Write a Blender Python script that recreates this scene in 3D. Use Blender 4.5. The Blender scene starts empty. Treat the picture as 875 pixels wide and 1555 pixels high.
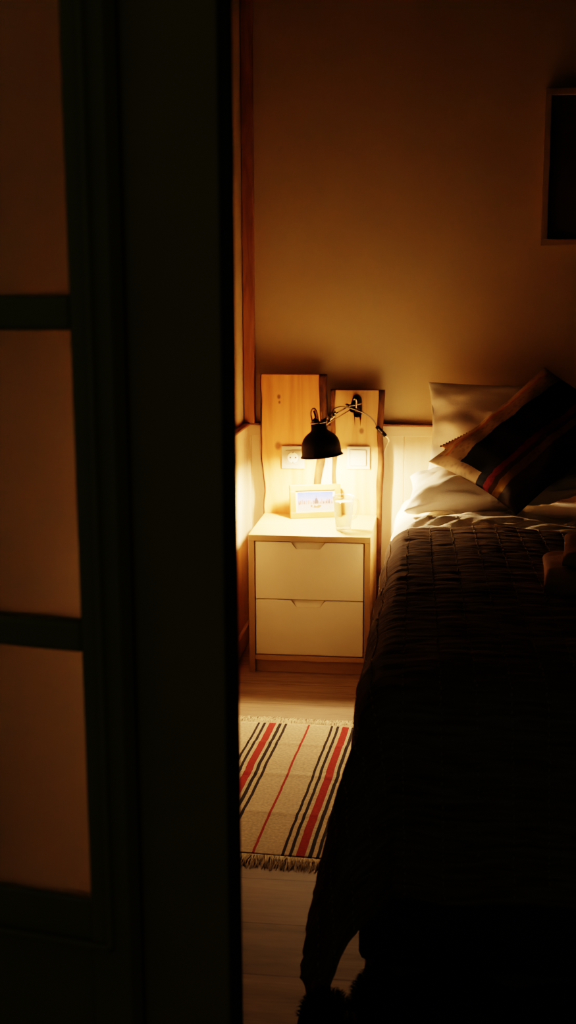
import bpy, bmesh, math, random
from mathutils import Vector, Matrix, noise
random.seed(7)
C = bpy.context.scene.collection
V = Vector
PI = math.pi

# ------------------------------------------------------------------ materials
def new_mat(name):
    m = bpy.data.materials.new(name); m.use_nodes = True
    nt = m.node_tree; b = nt.nodes['Principled BSDF']
    return m, nt, b

def paint(name, col, rough=.6, var=.06, scale=12., bump=0., bscale=200., metal=0., stretch=(1, 1, 1), spec=.5, sheen=0.):
    m, nt, b = new_mat(name)
    tc = nt.nodes.new('ShaderNodeTexCoord'); mp = nt.nodes.new('ShaderNodeMapping')
    mp.inputs['Scale'].default_value = stretch
    nt.links.new(tc.outputs['Object'], mp.inputs['Vector'])
    n = nt.nodes.new('ShaderNodeTexNoise'); n.inputs['Scale'].default_value = scale; n.inputs['Detail'].default_value = 4
    nt.links.new(mp.outputs[0], n.inputs['Vector'])
    r = nt.nodes.new('ShaderNodeValToRGB')
    r.color_ramp.elements[0].position = .3; r.color_ramp.elements[1].position = .7
    r.color_ramp.elements[0].color = tuple(c*(1-var) for c in col)+(1,)
    r.color_ramp.elements[1].color = tuple(min(1, c*(1+var)) for c in col)+(1,)
    nt.links.new(n.outputs['Fac'], r.inputs[0]); nt.links.new(r.outputs[0], b.inputs['Base Color'])
    b.inputs['Roughness'].default_value = rough; b.inputs['Metallic'].default_value = metal
    b.inputs['Specular IOR Level'].default_value = spec
    if sheen: b.inputs['Sheen Weight'].default_value = sheen
    if bump:
        n2 = nt.nodes.new('ShaderNodeTexNoise'); n2.inputs['Scale'].default_value = bscale; n2.inputs['Detail'].default_value = 3
        nt.links.new(mp.outputs[0], n2.inputs['Vector'])
        bp = nt.nodes.new('ShaderNodeBump'); bp.inputs['Strength'].default_value = bump; bp.inputs['Distance'].default_value = .002
        nt.links.new(n2.outputs['Fac'], bp.inputs['Height']); nt.links.new(bp.outputs[0], b.inputs['Normal'])
    return m

def wood(name, light, dark, axis='Z', scale=9., rough=.5, warp=.35, knots=None, contrast=(.35, .75), fine=.25, ring=.5):
    """long grain along one axis; soft ring figure plus fine fibres; knots = list of (x,z,radius) in object space"""
    m, nt, b = new_mat(name); N = nt.nodes; L = nt.links
    tc = N.new('ShaderNodeTexCoord'); mp = N.new('ShaderNodeMapping')
    s = {'X': (.12, 1, 1), 'Y': (1, .12, 1), 'Z': (1, 1, .12)}[axis]
    mp.inputs['Scale'].default_value = s
    L.new(tc.outputs['Object'], mp.inputs['Vector'])
    n = N.new('ShaderNodeTexNoise'); n.inputs['Scale'].default_value = scale; n.inputs['Detail'].default_value = 5; n.inputs['Distortion'].default_value = warp
    L.new(mp.outputs[0], n.inputs['Vector'])
    mu = N.new('ShaderNodeMath'); mu.operation = 'MULTIPLY'; mu.inputs[1].default_value = 5.
    L.new(n.outputs['Fac'], mu.inputs[0])
    si = N.new('ShaderNodeMath'); si.operation = 'PINGPONG'; si.inputs[1].default_value = .5
    L.new(mu.outputs[0], si.inputs[0])
    n2 = N.new('ShaderNodeTexNoise'); n2.inputs['Scale'].default_value = scale*14; n2.inputs['Detail'].default_value = 2
    L.new(mp.outputs[0], n2.inputs['Vector'])
    a = N.new('ShaderNodeMath'); a.operation = 'MULTIPLY'; a.inputs[1].default_value = ring*2; L.new(si.outputs[0], a.inputs[0])
    c = N.new('ShaderNodeMath'); c.operation = 'MULTIPLY_ADD'; c.inputs[1].default_value = fine
    L.new(n2.outputs['Fac'], c.inputs[0]); L.new(a.outputs[0], c.inputs[2])
    r = N.new('ShaderNodeValToRGB')
    r.color_ramp.elements[0].position = contrast[0]*.6; r.color_ramp.elements[1].position = contrast[1]
    r.color_ramp.elements[0].color = light+(1,); r.color_ramp.elements[1].color = dark+(1,)
    L.new(c.outputs[0], r.inputs[0])
    col = r.outputs[0]
    for (kx, kz, kr) in (knots or []):
        d = N.new('ShaderNodeVectorMath'); d.operation = 'DISTANCE'
        mp2 = N.new('ShaderNodeMapping'); mp2.inputs['Scale'].default_value = (1, 0, .75)
        L.new(tc.outputs['Object'], mp2.inputs['Vector']); L.new(mp2.outputs[0], d.inputs[0])
        d.inputs[1].default_value = (kx, 0, kz*.75)
        mr = N.new('ShaderNodeMapRange'); mr.inputs['From Min'].default_value = kr*.5; mr.inputs['From Max'].default_value = kr*1.5
        mr.inputs['To Min'].default_value = .85; mr.inputs['To Max'].default_value = 0; mr.interpolation_type = 'SMOOTHSTEP'
        L.new(d.outputs['Value'], mr.inputs['Value'])
        mx = N.new('ShaderNodeMixRGB'); mx.inputs[2].default_value = tuple(c_*.35 for c_ in dark)+(1,)
        L.new(mr.outputs[0], mx.inputs[0]); L.new(col, mx.inputs[1]); col = mx.outputs[0]
    L.new(col, b.inputs['Base Color']); b.inputs['Roughness'].default_value = rough
    bp = N.new('ShaderNodeBump'); bp.inputs['Strength'].default_value = .15; bp.inputs['Distance'].default_value = .001
    L.new(c.outputs[0], bp.inputs['Height']); L.new(bp.outputs[0], b.inputs['Normal'])
    return m

M = {}
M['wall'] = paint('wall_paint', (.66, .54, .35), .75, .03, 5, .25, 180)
M['wallshade'] = paint('low_bounce_wall', (.10, .075, .05), .8, .03)  # unseen walls: wall colour darkened to cut the bounced light
M['ceiling'] = paint('ceiling_paint', (.07, .055, .04), .8, .03)  # kept dark so little light bounces down from it
M['panel'] = wood('whitewashed_panel', (.80, .68, .54), (.68, .52, .37), 'Z', 7, .45, .3, contrast=(.3, 1.1))
M['panel_rail'] = wood('whitewashed_rail', (.80, .68, .54), (.70, .55, .40), 'X', 7, .45, .3, contrast=(.3, 1.1))
M['cap'] = paint('brown_cap', (.16, .07, .03), .5, .15)
M['timber'] = wood('pink_timber', (.50, .26, .15), (.30, .13, .07), 'Z', 16, .6, .5, contrast=(.3, .9))
M['plank_a'] = wood('sawn_plank_orange', (.86, .43, .20), (.50, .20, .07), 'Z', 8, .45, .7, knots=[(-.054, .727, .011), (-.050, .905, .006), (-.048, .885, .004)], contrast=(.25, 1.15))
M['plank_b'] = wood('sawn_plank_pale', (.64, .41, .23), (.42, .23, .10), 'Z', 8, .45, .7, knots=[(.018, .785, .008), (.010, .862, .004)], contrast=(.25, 1.15))
M['bark'] = paint('bark', (.12, .055, .022), .9, .85, 30, 1., 60, stretch=(1, 1, .45))
M['birch'] = wood('birch_effect', (.52, .37, .20), (.44, .30, .15), 'X', 9, .4, .2, contrast=(.2, 1.1))
M['birch_v'] = wood('birch_effect_upright', (.42, .28, .145), (.34, .21, .10), 'Z', 9, .4, .2, contrast=(.2, 1.1))
M['drawer'] = paint('drawer_white', (.80, .70, .52), .38, .02)
M['gap'] = paint('dark_gap', (.05, .03, .015), .8)
M['plastic'] = paint('switch_plastic', (.50, .45, .37), .3, .01)
M['black'] = paint('black_enamel', (.004, .0036, .0033), .5, .1, spec=.2)
M['blackplastic'] = paint('black_plastic', (.006, .0055, .0055), .35, .1, spec=.3)
M['lining'] = paint('white_enamel', (.86, .82, .74), .4, .01)
M['steel'] = paint('nickel_steel', (.46, .38, .29), .22, .05, metal=1.)
M['brass'] = paint('dull_brass', (.50, .33, .17), .3, .08, metal=1.)
M['cord'] = paint('grey_cord', (.12, .10, .08), .4)
M['cordpale'] = paint('pale_cord', (.7, .62, .5), .4)
M['framewood'] = wood('frame_wood', (.30, .165, .065), (.23, .115, .04), 'X', 14, .45, .2, contrast=(.2, 1.1))
M['mat'] = paint('mat_card', (.36, .32, .26), .7, .01)
M['sheet'] = paint('white_linen', (.86, .80, .70), .85, .03, 9, .6, 420, sheen=.2)
M['doorpaint'] = paint('olive_door_paint', (.20, .17, .07), .5, .05)
M['jamb'] = paint('dark_jamb', (.02, .015, .008), .6, .05)  # near-black, far darker than the casing
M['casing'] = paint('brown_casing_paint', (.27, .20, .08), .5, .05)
M['shadowline'] = paint('door_gap_shade', (.01, .01, .006), .9)  # shade of the door gap put into the colour
M['bedfabric'] = paint('bed_fabric', (.06, .05, .035), .9, .1, 40, .5)
M['mattress'] = paint('mattress_ticking', (.7, .65, .55), .9, .03)
M['fur'] = paint('dark_fur', (.035, .024, .014), .9, .4, 30)
M['throw'] = paint('pale_throw', (.42, .28, .19), .9, .06, 20, .6, 300)
M['whiteframe'] = paint('pale_frame', (.50, .38, .25), .45, .04)
M['darkpicture'] = paint('dark_print', (.10, .075, .055), .35, .25, 5)
M['fringe'] = paint('rug_fringe', (.74, .62, .44), .95, .12, 60)
M['thread'] = paint('stitch_thread', (.42, .34, .24), .8, .1)
M['pompom'] = paint('black_pompom', (.01, .008, .008), .95)

def emit(name, col, s):
    m, nt, b = new_mat(name)
    b.inputs['Base Color'].default_value = (.9, .85, .7, 1)
    b.inputs['Emission Color'].default_value = col+(1,); b.inputs['Emission Strength'].default_value = s
    return m
BULB = 3300.
M['bulb'] = emit('warm_bulb', (1., .66, .37), BULB)

def clear_glass():
    m, nt, b = new_mat('clear_glass'); N = nt.nodes; L = nt.links
    tr = N.new('ShaderNodeBsdfTransparent'); tr.inputs[0].default_value = (.95, .95, .93, 1)
    gl = N.new('ShaderNodeBsdfGlossy'); gl.inputs['Roughness'].default_value = .06
    df = N.new('ShaderNodeBsdfDiffuse'); df.inputs[0].default_value = (.9, .88, .8, 1)
    fr = N.new('ShaderNodeLayerWeight'); fr.inputs[0].default_value = .32
    m1 = N.new('ShaderNodeMixShader'); L.new(fr.outputs['Facing'], m1.inputs[0]); L.new(tr.outputs[0], m1.inputs[1])
    m2 = N.new('ShaderNodeMixShader'); m2.inputs[0].default_value = .5; L.new(gl.outputs[0], m2.inputs[1]); L.new(df.outputs[0], m2.inputs[2])
    L.new(m2.outputs[0], m1.inputs[2])
    L.new(m1.outputs[0], N['Material Output'].inputs[0]); return m
M['glass'] = clear_glass()

def frosted():
    m, nt, b = new_mat('frosted_glass'); N = nt.nodes; L = nt.links
    b.inputs['Base Color'].default_value = (1, .95, .88, 1); b.inputs['Transmission Weight'].default_value = 1
    b.inputs['Roughness'].default_value = .52; b.inputs['IOR'].default_value = 1.3
    tl = N.new('ShaderNodeBsdfTranslucent'); tl.inputs[0].default_value = (.95, .88, .80, 1)
    mx = N.new('ShaderNodeMixShader'); mx.inputs[0].default_value = .35
    L.new(b.outputs[0], mx.inputs[1]); L.new(tl.outputs[0], mx.inputs[2]); L.new(mx.outputs[0], N['Material Output'].inputs[0])
    return m
M['frosted'] = frosted()

def floor_mat():
    m, nt, b = new_mat('oak_laminate'); N = nt.nodes; L = nt.links
    tc = N.new('ShaderNodeTexCoord')
    br = N.new('ShaderNodeTexBrick'); br.offset = .37; br.squash = 1
    br.inputs['Scale'].default_value = 1; br.inputs['Brick Width'].default_value = 1.29; br.inputs['Row Height'].default_value = .19
    br.inputs['Mortar Size'].default_value = .0016; br.inputs['Mortar Smooth'].default_value = .2
    br.inputs['Color1'].default_value = (1, 1, 1, 1); br.inputs['Color2'].default_value = (.72, .72, .72, 1); br.inputs['Mortar'].default_value = (.35, .3, .25, 1)
    L.new(tc.outputs['Object'], br.inputs['Vector'])
    mp = N.new('ShaderNodeMapping'); mp.inputs['Scale'].default_value = (.1, 1, 1); L.new(tc.outputs['Object'], mp.inputs['Vector'])
    n = N.new('ShaderNodeTexNoise'); n.inputs['Scale'].default_value = 22; n.inputs['Detail'].default_value = 6; n.inputs['Distortion'].default_value = .4
    L.new(mp.outputs[0], n.inputs['Vector'])
    n2 = N.new('ShaderNodeTexNoise'); n2.inputs['Scale'].default_value = 160; n2.inputs['Detail'].default_value = 2
    L.new(mp.outputs[0], n2.inputs['Vector'])
    ad = N.new('ShaderNodeMath'); ad.operation = 'MULTIPLY_ADD'; ad.inputs[1].default_value = .6; L.new(n2.outputs['Fac'], ad.inputs[0]); L.new(n.outputs['Fac'], ad.inputs[2])
    r = N.new('ShaderNodeValToRGB'); r.color_ramp.elements[0].position = .55; r.color_ramp.elements[1].position = 1.05
    r.color_ramp.elements[0].color = (.24, .16, .095, 1); r.color_ramp.elements[1].color = (.40, .28, .175, 1)
    L.new(ad.outputs[0], r.inputs[0])
    mx = N.new('ShaderNodeMixRGB'); mx.blend_type = 'MULTIPLY'; mx.inputs[0].default_value = 1
    L.new(r.outputs[0], mx.inputs[1]); L.new(br.outputs['Color'], mx.inputs[2]); L.new(mx.outputs[0], b.inputs['Base Color'])
    b.inputs['Roughness'].default_value = .62; b.inputs['Specular IOR Level'].default_value = .22
    bp = N.new('ShaderNodeBump'); bp.inputs['Strength'].default_value = .2; bp.inputs['Distance'].default_value = .001
    L.new(ad.outputs[0], bp.inputs['Height']); L.new(bp.outputs[0], b.inputs['Normal'])
    return m
M['floor'] = floor_mat()

def ramp_stops(node, stops):
    cr = node.color_ramp; cr.interpolation = 'CONSTANT'
    while len(cr.elements) > 1: cr.elements.remove(cr.elements[-1])
    cr.elements[0].position = stops[0][0]; cr.elements[0].color = stops[0][1]+(1,)
    for p, c in stops[1:]:
        e = cr.elements.new(p); e.color = c+(1,)

def rug_mat():
    """woven cotton: stripe colour from the across-rug UV coordinate (u in metres / 1)"""
    m, nt, b = new_mat('rug_weave'); N = nt.nodes; L = nt.links
    uv = N.new('ShaderNodeUVMap'); sp = N.new('ShaderNodeSeparateXYZ'); L.new(uv.outputs[0], sp.inputs[0])
    nz = N.new('ShaderNodeTexNoise'); nz.inputs['Scale'].default_value = 18; L.new(uv.outputs[0], nz.inputs['Vector'])
    w = N.new('ShaderNodeMath'); w.operation = 'MULTIPLY_ADD'; w.inputs[1].default_value = .004
    L.new(nz.outputs['Fac'], w.inputs[0]); L.new(sp.outputs[0], w.inputs[2])
    base = (.70, .57, .40); red = (.42, .04, .035); blk = (.022, .016, .016)
    # one period .222 m: thin red in the middle, group of five about the ends
    # positions relative to thick red centre, wrapped
    def md(a, bb):
        return a/.222, bb/.222
    st = []
    items = [(-.0415, .0075, blk), (-.0235, .0085, blk), (0, .021, red), (.0235, .0095, blk), (.0415, .0075, blk), (.111, .006, red)]
    off = .06
    st.append((0, base))
    for c_, wd, col in items:
        a_, b_ = md(c_-wd/2+off, c_+wd/2+off); st.append((a_, col)); st.append((b_, base))
    fr = N.new('ShaderNodeMath'); fr.operation = 'ADD'; fr.inputs[1].default_value = off-.002-.229+.222
    L.new(w.outputs[0], fr.inputs[0])
    dv = N.new('ShaderNodeMath'); dv.operation = 'DIVIDE'; dv.inputs[1].default_value = .222; L.new(fr.outputs[0], dv.inputs[0])
    fc = N.new('ShaderNodeMath'); fc.operation = 'FRACT'; L.new(dv.outputs[0], fc.inputs[0])
    r = N.new('ShaderNodeValToRGB'); ramp_stops(r, st); L.new(fc.outputs[0], r.inputs[0])
    # weave
    wv = N.new('ShaderNodeTexWave'); wv.bands_direction = 'Y'; wv.inputs['Scale'].default_value = 110; wv.inputs['Distortion'].default_value = 2; wv.inputs['Detail Scale'].default_value = 30
    L.new(uv.outputs[0], wv.inputs['Vector'])
    n2 = N.new('ShaderNodeTexNoise'); n2.inputs['Scale'].default_value = 130; n2.inputs['Detail'].default_value = 3; L.new(uv.outputs[0], n2.inputs['Vector'])
    mr = N.new('ShaderNodeMapRange'); mr.inputs['From Min'].default_value = .3; mr.inputs['From Max'].default_value = .7; mr.inputs['To Min'].default_value = .72; mr.inputs['To Max'].default_value = 1.12
    L.new(n2.outputs['Fac'], mr.inputs['Value'])
    mx = N.new('ShaderNodeMixRGB'); mx.blend_type = 'MULTIPLY'; mx.inputs[0].default_value = 1
    L.new(r.outputs[0], mx.inputs[1]); L.new(mr.outputs[0], mx.inputs[2]); L.new(mx.outputs[0], b.inputs['Base Color'])
    b.inputs['Roughness'].default_value = .95
    bp = N.new('ShaderNodeBump'); bp.inputs['Strength'].default_value = .6; bp.inputs['Distance'].default_value = .0012
    L.new(wv.outputs['Fac'], bp.inputs['Height']); L.new(bp.outputs[0], b.inputs['Normal'])
    return m
M['rug'] = rug_mat()

def spread_mat():
    """dark cotton, fine crosswise puckers (UV in metres: u across the bed, v along it)"""
    m, nt, b = new_mat('dark_ruched_cotton'); N = nt.nodes; L = nt.links
    uv = N.new('ShaderNodeUVMap'); mp = N.new('ShaderNodeMapping'); mp.inputs['Scale'].default_value = (9, 70, 1)
    L.new(uv.outputs[0], mp.inputs['Vector'])
    n = N.new('ShaderNodeTexNoise'); n.inputs['Scale'].default_value = 1; n.inputs['Detail'].default_value = 3; n.inputs['Distortion'].default_value = .6
    L.new(mp.outputs[0], n.inputs['Vector'])
    r = N.new('ShaderNodeValToRGB'); r.color_ramp.elements[0].position = .3; r.color_ramp.elements[1].position = .75
    r.color_ramp.elements[0].color = (.10, .075, .05, 1); r.color_ramp.elements[1].color = (.30, .22, .145, 1)
    L.new(n.outputs['Fac'], r.inputs[0]); L.new(r.outputs[0], b.inputs['Base Color'])
    b.inputs['Roughness'].default_value = .9; b.inputs['Specular IOR Level'].default_value = .12
    bp = N.new('ShaderNodeBump'); bp.inputs['Strength'].default_value = .8; bp.inputs['Distance'].default_value = .004
    L.new(n.outputs['Fac'], bp.inputs['Height']); L.new(bp.outputs[0], b.inputs['Normal'])
    return m
M['spread'] = spread_mat()

def cushion_mat():
    """stripes from UV v (0 at the upper edge .. 1 lower edge)"""
    m, nt, b = new_mat('striped_cushion'); N = nt.nodes; L = nt.links
    uv = N.new('ShaderNodeUVMap'); sp = N.new('ShaderNodeSeparateXYZ'); L.new(uv.outputs[0], sp.inputs[0])
    r = N.new('ShaderNodeValToRGB')
    ramp_stops(r, [(0, (.42, .30, .17)), (.09, (.40, .17, .06)), (.12, (.30, .22, .13)), (.27, (.006, .008, .013)), (.60, (.17, .018, .022)), (.66, (.06, .03, .015)), (.70, (.21, .12, .015)), (.77, (.045, .034, .022)), (.9, (.03, .022, .018))])
    n = N.new('ShaderNodeTexNoise'); n.inputs['Scale'].default_value = 22; n.inputs['Detail'].default_value = 4; L.new(uv.outputs[0], n.inputs['Vector'])
    ad = N.new('ShaderNodeMath'); ad.operation = 'MULTIPLY_ADD'; ad.inputs[1].default_value = .03; L.new(n.outputs['Fac'], ad.inputs[0]); L.new(sp.outputs[1], ad.inputs[2])
    L.new(ad.outputs[0], r.inputs[0])
    # plain linen margin at the seam end of the upper stripes
    lt = N.new('ShaderNodeMath'); lt.operation = 'LESS_THAN'; lt.inputs[1].default_value = .085; L.new(sp.outputs[0], lt.inputs[0])
    l2 = N.new('ShaderNodeMath'); l2.operation = 'LESS_THAN'; l2.inputs[1].default_value = .52; L.new(ad.outputs[0], l2.inputs[0])
    mm = N.new('ShaderNodeMath'); mm.operation = 'MULTIPLY'; L.new(lt.outputs[0], mm.inputs[0]); L.new(l2.outputs[0], mm.inputs[1])
    m0 = N.new('ShaderNodeMixRGB'); m0.inputs[2].default_value = (.36, .27, .17, 1); L.new(mm.outputs[0], m0.inputs[0]); L.new(r.outputs[0], m0.inputs[1])
    vo = N.new('ShaderNodeTexVoronoi'); vo.inputs['Scale'].default_value = 26; L.new(uv.outputs[0], vo.inputs['Vector'])
    mr = N.new('ShaderNodeMapRange'); mr.inputs['From Min'].default_value = .2; mr.inputs['From Max'].default_value = .5; mr.inputs['To Min'].default_value = .8; mr.inputs['To Max'].default_value = 1.05
    L.new(vo.outputs['Distance'], mr.inputs['Value'])
    mx = N.new('ShaderNodeMixRGB'); mx.blend_type = 'MULTIPLY'; mx.inputs[0].default_value = 1
    L.new(m0.outputs[0], mx.inputs[1]); L.new(mr.outputs[0], mx.inputs[2]); L.new(mx.outputs[0], b.inputs['Base Color'])
    b.inputs['Roughness'].default_value = .9
    return m
M['cushion'] = cushion_mat()
M['cushion2'] = paint('patterned_linen', (.50, .30, .14), .9, .45, 30, .4, 200)

def print_mat():
    """small watercolour skyline: UV 0..1"""
    m, nt, b = new_mat('watercolour_print'); N = nt.nodes; L = nt.links
    uv = N.new('ShaderNodeUVMap'); sp = N.new('ShaderNodeSeparateXYZ'); L.new(uv.outputs[0], sp.inputs[0])
    r = N.new('ShaderNodeValToRGB'); cr = r.color_ramp
    cr.elements[0].position = .0; cr.elements[0].color = (.26, .25, .26, 1)
    cr.elements[1].position = 1.; cr.elements[1].color = (.030, .075, .30, 1)
    e = cr.elements.new(.42); e.color = (.24, .19, .20, 1)
    e = cr.elements.new(.6); e.color = (.11, .145, .34, 1)
    n = N.new('ShaderNodeTexNoise'); n.inputs['Scale'].default_value = 7; n.inputs['Detail'].default_value = 4; L.new(uv.outputs[0], n.inputs['Vector'])
    ad = N.new('ShaderNodeMath'); ad.operation = 'MULTIPLY_ADD'; ad.inputs[1].default_value = .35
    sb = N.new('ShaderNodeMath'); sb.operation = 'SUBTRACT'; sb.inputs[1].default_value = .5; L.new(n.outputs['Fac'], sb.inputs[0])
    L.new(sb.outputs[0], ad.inputs[0]); L.new(sp.outputs[1], ad.inputs[2]); L.new(ad.outputs[0], r.inputs[0])
    L.new(r.outputs[0], b.inputs['Base Color']); b.inputs['Roughness'].default_value = .3
    return m
M['print'] = print_mat()
M['ink_pink'] = paint('ink_pink', (.15, .07, .07), .6, .3, 60)
M['ink_grey'] = paint('ink_grey', (.02, .013, .02), .6, .4, 80)
M['ink_brown'] = paint('ink_brown', (.11, .05, .02), .6, .3, 60)

# ------------------------------------------------------------------ mesh helpers
def add_box(bm, lo, hi, bev=0, seg=2, mtx=None):
    b2 = bmesh.new()
    r = bmesh.ops.create_cube(b2, size=1)
    for v in b2.verts:
        v.co = V([lo[i]+(v.co[i]+.5)*(hi[i]-lo[i]) for i in range(3)])
    if bev: bmesh.ops.bevel(b2, geom=b2.edges[:], offset=bev, segments=seg, profile=.5, affect='EDGES')
    if mtx: b2.transform(mtx)
    me = bpy.data.meshes.new('t'); b2.to_mesh(me); bm.from_mesh(me); bpy.data.meshes.remove(me); b2.free()
    return bm

def box(lo, hi, bev=0, seg=2, mtx=None):
    return add_box(bmesh.new(), lo, hi, bev, seg, mtx)

def add_tube(bm, pts, r, seg=10, cap=True):
    pts = [V(p) for p in pts]; rs = r if isinstance(r, (list, tuple)) else [r]*len(pts)
    prev = None; rings = []
    for i, p in enumerate(pts):
        t = (pts[min(i+1, len(pts)-1)]-pts[max(i-1, 0)]).normalized()
        if prev is None:
            a = t.orthogonal().normalized()
        else:
            a = (prev-t*prev.dot(t)).normalized()
        prev = a; b_ = t.cross(a)
        rings.append([bm.verts.new(p+(a*math.cos(k*2*PI/seg)+b_*math.sin(k*2*PI/seg))*rs[i]) for k in range(seg)])
    for i in range(len(rings)-1):
        for k in range(seg):
            bm.faces.new((rings[i][k], rings[i][(k+1) % seg], rings[i+1][(k+1) % seg], rings[i+1][k]))
    if cap:
        bm.faces.new(rings[0][::-1]); bm.faces.new(rings[-1])
    return bm

def add_lathe(bm, prof, mtx=None, seg=40, closed=False):
    rings = []
    for r, h in prof:
        if r < 1e-6:
            v = bm.verts.new((0, 0, h)); rings.append([v])
        else:
            rings.append([bm.verts.new((r*math.cos(2*PI*k/seg), r*math.sin(2*PI*k/seg), h)) for k in range(seg)])
    for i in range(len(rings)-1):
        A, B = rings[i], rings[i+1]
        for k in range(seg):
            k2 = (k+1) % seg
            if len(A) == 1 and len(B) == 1: continue
            if len(A) == 1: bm.faces.new((A[0], B[k], B[k2]))
            elif len(B) == 1: bm.faces.new((A[k], A[k2], B[0]))
            else: bm.faces.new((A[k], A[k2], B[k2], B[k]))
    if mtx:
        for ring in rings:
            for v in ring: v.co = mtx @ v.co
    return bm

def smooth_path(pts, n=8):
    P = [V(p) for p in pts]; out = []
    for i in range(len(P)-1):
        p0 = P[max(i-1, 0)]; p1 = P[i]; p2 = P[i+1]; p3 = P[min(i+2, len(P)-1)]
        for k in range(n):
            t = k/n
            out.append(.5*((2*p1)+(p2-p0)*t+(2*p0-5*p1+4*p2-p3)*t*t+(3*p1-p0-3*p2+p3)*t**3))
    out.append(P[-1]); return out

def obj(name, bm, mat, parent=None, smooth=False, origin=None, recalc=True):
    if recalc: bmesh.ops.recalc_face_normals(bm, faces=bm.faces[:])
    me = bpy.data.meshes.new(name)
    if origin is not None:
        bm.transform(Matrix.Translation(-V(origin)))
    bm.to_mesh(me); bm.free()
    if smooth:
        for p in me.polygons: p.use_smooth = True
    me.materials.append(mat)
    o = bpy.data.objects.new(name, me); C.objects.link(o)
    if origin is not None: o.location = origin
    if parent is not None: o.parent = parent
    return o

def tag(o, label, cat, group=None, kind=None):
    o['label'] = label; o['category'] = cat
    if group: o['group'] = group
    if kind: o['kind'] = kind
    return o

def thing(name, label, cat, loc=(0, 0, 0), group=None):
    o = bpy.data.objects.new(name, None); C.objects.link(o); o.location = loc
    o.empty_display_size = .05
    return tag(o, label, cat, group)

def struct(name, bm, mat, parent=None):
    o = obj(name, bm, mat, parent)
    if parent is None: o['kind'] = 'structure'
    return o

def part(root, name, bm, mat, smooth=False, parent=None, label=None):
    """mesh given in world space, stored relative to the thing's base"""
    bm.transform(Matrix.Translation(-root.location))
    o = obj(name, bm, mat, parent or root, smooth)
    if label: o['label'] = label
    return o

# ------------------------------------------------------------------ room
H = 2.5; XR = 3.1; YP = -2.95
struct('floor', box((-1.2, -4.9, -.05), (XR+.1, .1, 0)), M['floor'])
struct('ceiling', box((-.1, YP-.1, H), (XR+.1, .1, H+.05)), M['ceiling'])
struct('wall_back', box((-.1, 0, 0), (XR+.1, .1, H)), M['wall'])
struct('wall_left', box((-.1, -2.62, 0), (0, 0, H)), M['wall'])
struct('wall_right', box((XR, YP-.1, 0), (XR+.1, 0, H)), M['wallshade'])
# partition with the doorway the photo looks through
bm = bmesh.new()
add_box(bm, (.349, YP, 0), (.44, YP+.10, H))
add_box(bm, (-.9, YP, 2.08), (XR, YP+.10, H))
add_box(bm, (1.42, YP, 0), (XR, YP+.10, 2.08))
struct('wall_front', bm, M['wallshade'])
struct('wall_recess', box((-.9, -2.62, 0), (-.1, -2.55, H)), M['wall'])

# wainscot on the back and left wall: boards with V grooves, rail and brown cap
def wainscot(axis, length):
    bm = bmesh.new(); x = .025; step = .14
    edges = [0.0]
    while x < length:
        edges.append(x); x += step
    edges.append(length)
    for a, b_ in zip(edges[:-1], edges[1:]):
        if b_-a < .004: continue
        if axis == 'X': add_box(bm, (a, -.012, .0), (b_, 0, .762), .0022, 1)
        else: add_box(bm, (0, -b_, .0), (.012, -a, .762), .0022, 1)
    return bm
tb = struct('trim_1', wainscot('X', XR), M['panel'])
tl = struct('trim_2', wainscot('Y', 2.6), M['panel'])
obj('rail', box((0, -.016, .760), (XR, 0, .798), .002), M['panel_rail'], tb)
obj('rail', box((0, -2.6, .760), (.016, 0, .798), .002), M['panel'], tl)
obj('cap', box((0, -.026, .798), (XR, 0, .806), .002), M['cap'], tb)
obj('cap', box((0, -2.6, .798), (.026, 0, .806), .002), M['cap'], tl)
struct('trim_3', box((.002, -.035, .806), (.042, 0, H), .003), M['timber'])
struct('baseboard_left', box((.012, -2.6, 0), (.026, -.026, .07), .004), M['panel_rail'])
struct('baseboard_back', box((.012, -.026, 0), (XR, -.012, .07), .004), M['panel_rail'])

# door casing
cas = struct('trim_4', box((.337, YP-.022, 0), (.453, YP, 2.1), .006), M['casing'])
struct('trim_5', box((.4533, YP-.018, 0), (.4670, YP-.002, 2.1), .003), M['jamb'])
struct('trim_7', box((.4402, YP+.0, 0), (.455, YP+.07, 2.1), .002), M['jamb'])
struct('gap_shade_strip', box((.290, YP-.004, 0), (.3368, YP+.03, 2.1), .002), M['shadowline'])  # added near-black strip: stops light leaking at the door gap, gives its shade

# glazed door, ajar: free edge beside the casing, hinge side beyond the left of the frame
door = struct('door_1', bmesh.new(), M['doorpaint'])
ang = math.radians(9.5)
DW = .66
base = V((.333, YP-.035, 0))
Rm = Matrix.Translation(base) @ Matrix.Rotation(-ang, 4, 'Z')   # local +x to the right; door spans x -DW..0
def dbox(name, lo, hi, mat, bev=0, parent=door):
    return obj(name, box(lo, hi, bev, 2, Rm), mat, parent)
T0, T1 = -.02, .02
sx = -.054     # inner edge of the free-side stile (glass starts)
rows = [(.566, .872), (.914, 1.262), (1.300, 1.95)]
rows = [(.53, .866), (.905, 1.262), (1.302, 1.93)]
dbox('stile', (sx, T0, .02), (0, T1, 2.03), M['doorpaint'], .003)
dbox('stile', (-DW, T0, .02), (-DW+.09, T1, 2.03), M['doorpaint'], .003)
dbox('bottom_panel', (-DW+.09, T0+.006, .02), (sx, T1-.006, .53), M['doorpaint'], .003)
dbox('top_rail', (-DW+.09, T0, 1.93), (sx, T1, 2.03), M['doorpaint'], .003)
dbox('muntin', (-DW+.09, T0, .866), (sx, T1, .905), M['doorpaint'], .006)
dbox('muntin', (-DW+.09, T0, 1.262), (sx, T1, 1.302), M['doorpaint'], .006)
for z0, z1 in rows:
    dbox('pane', (-DW+.088, -.003, z0-.002), (sx+.002, .003, z1+.002), M['frosted'])
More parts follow.
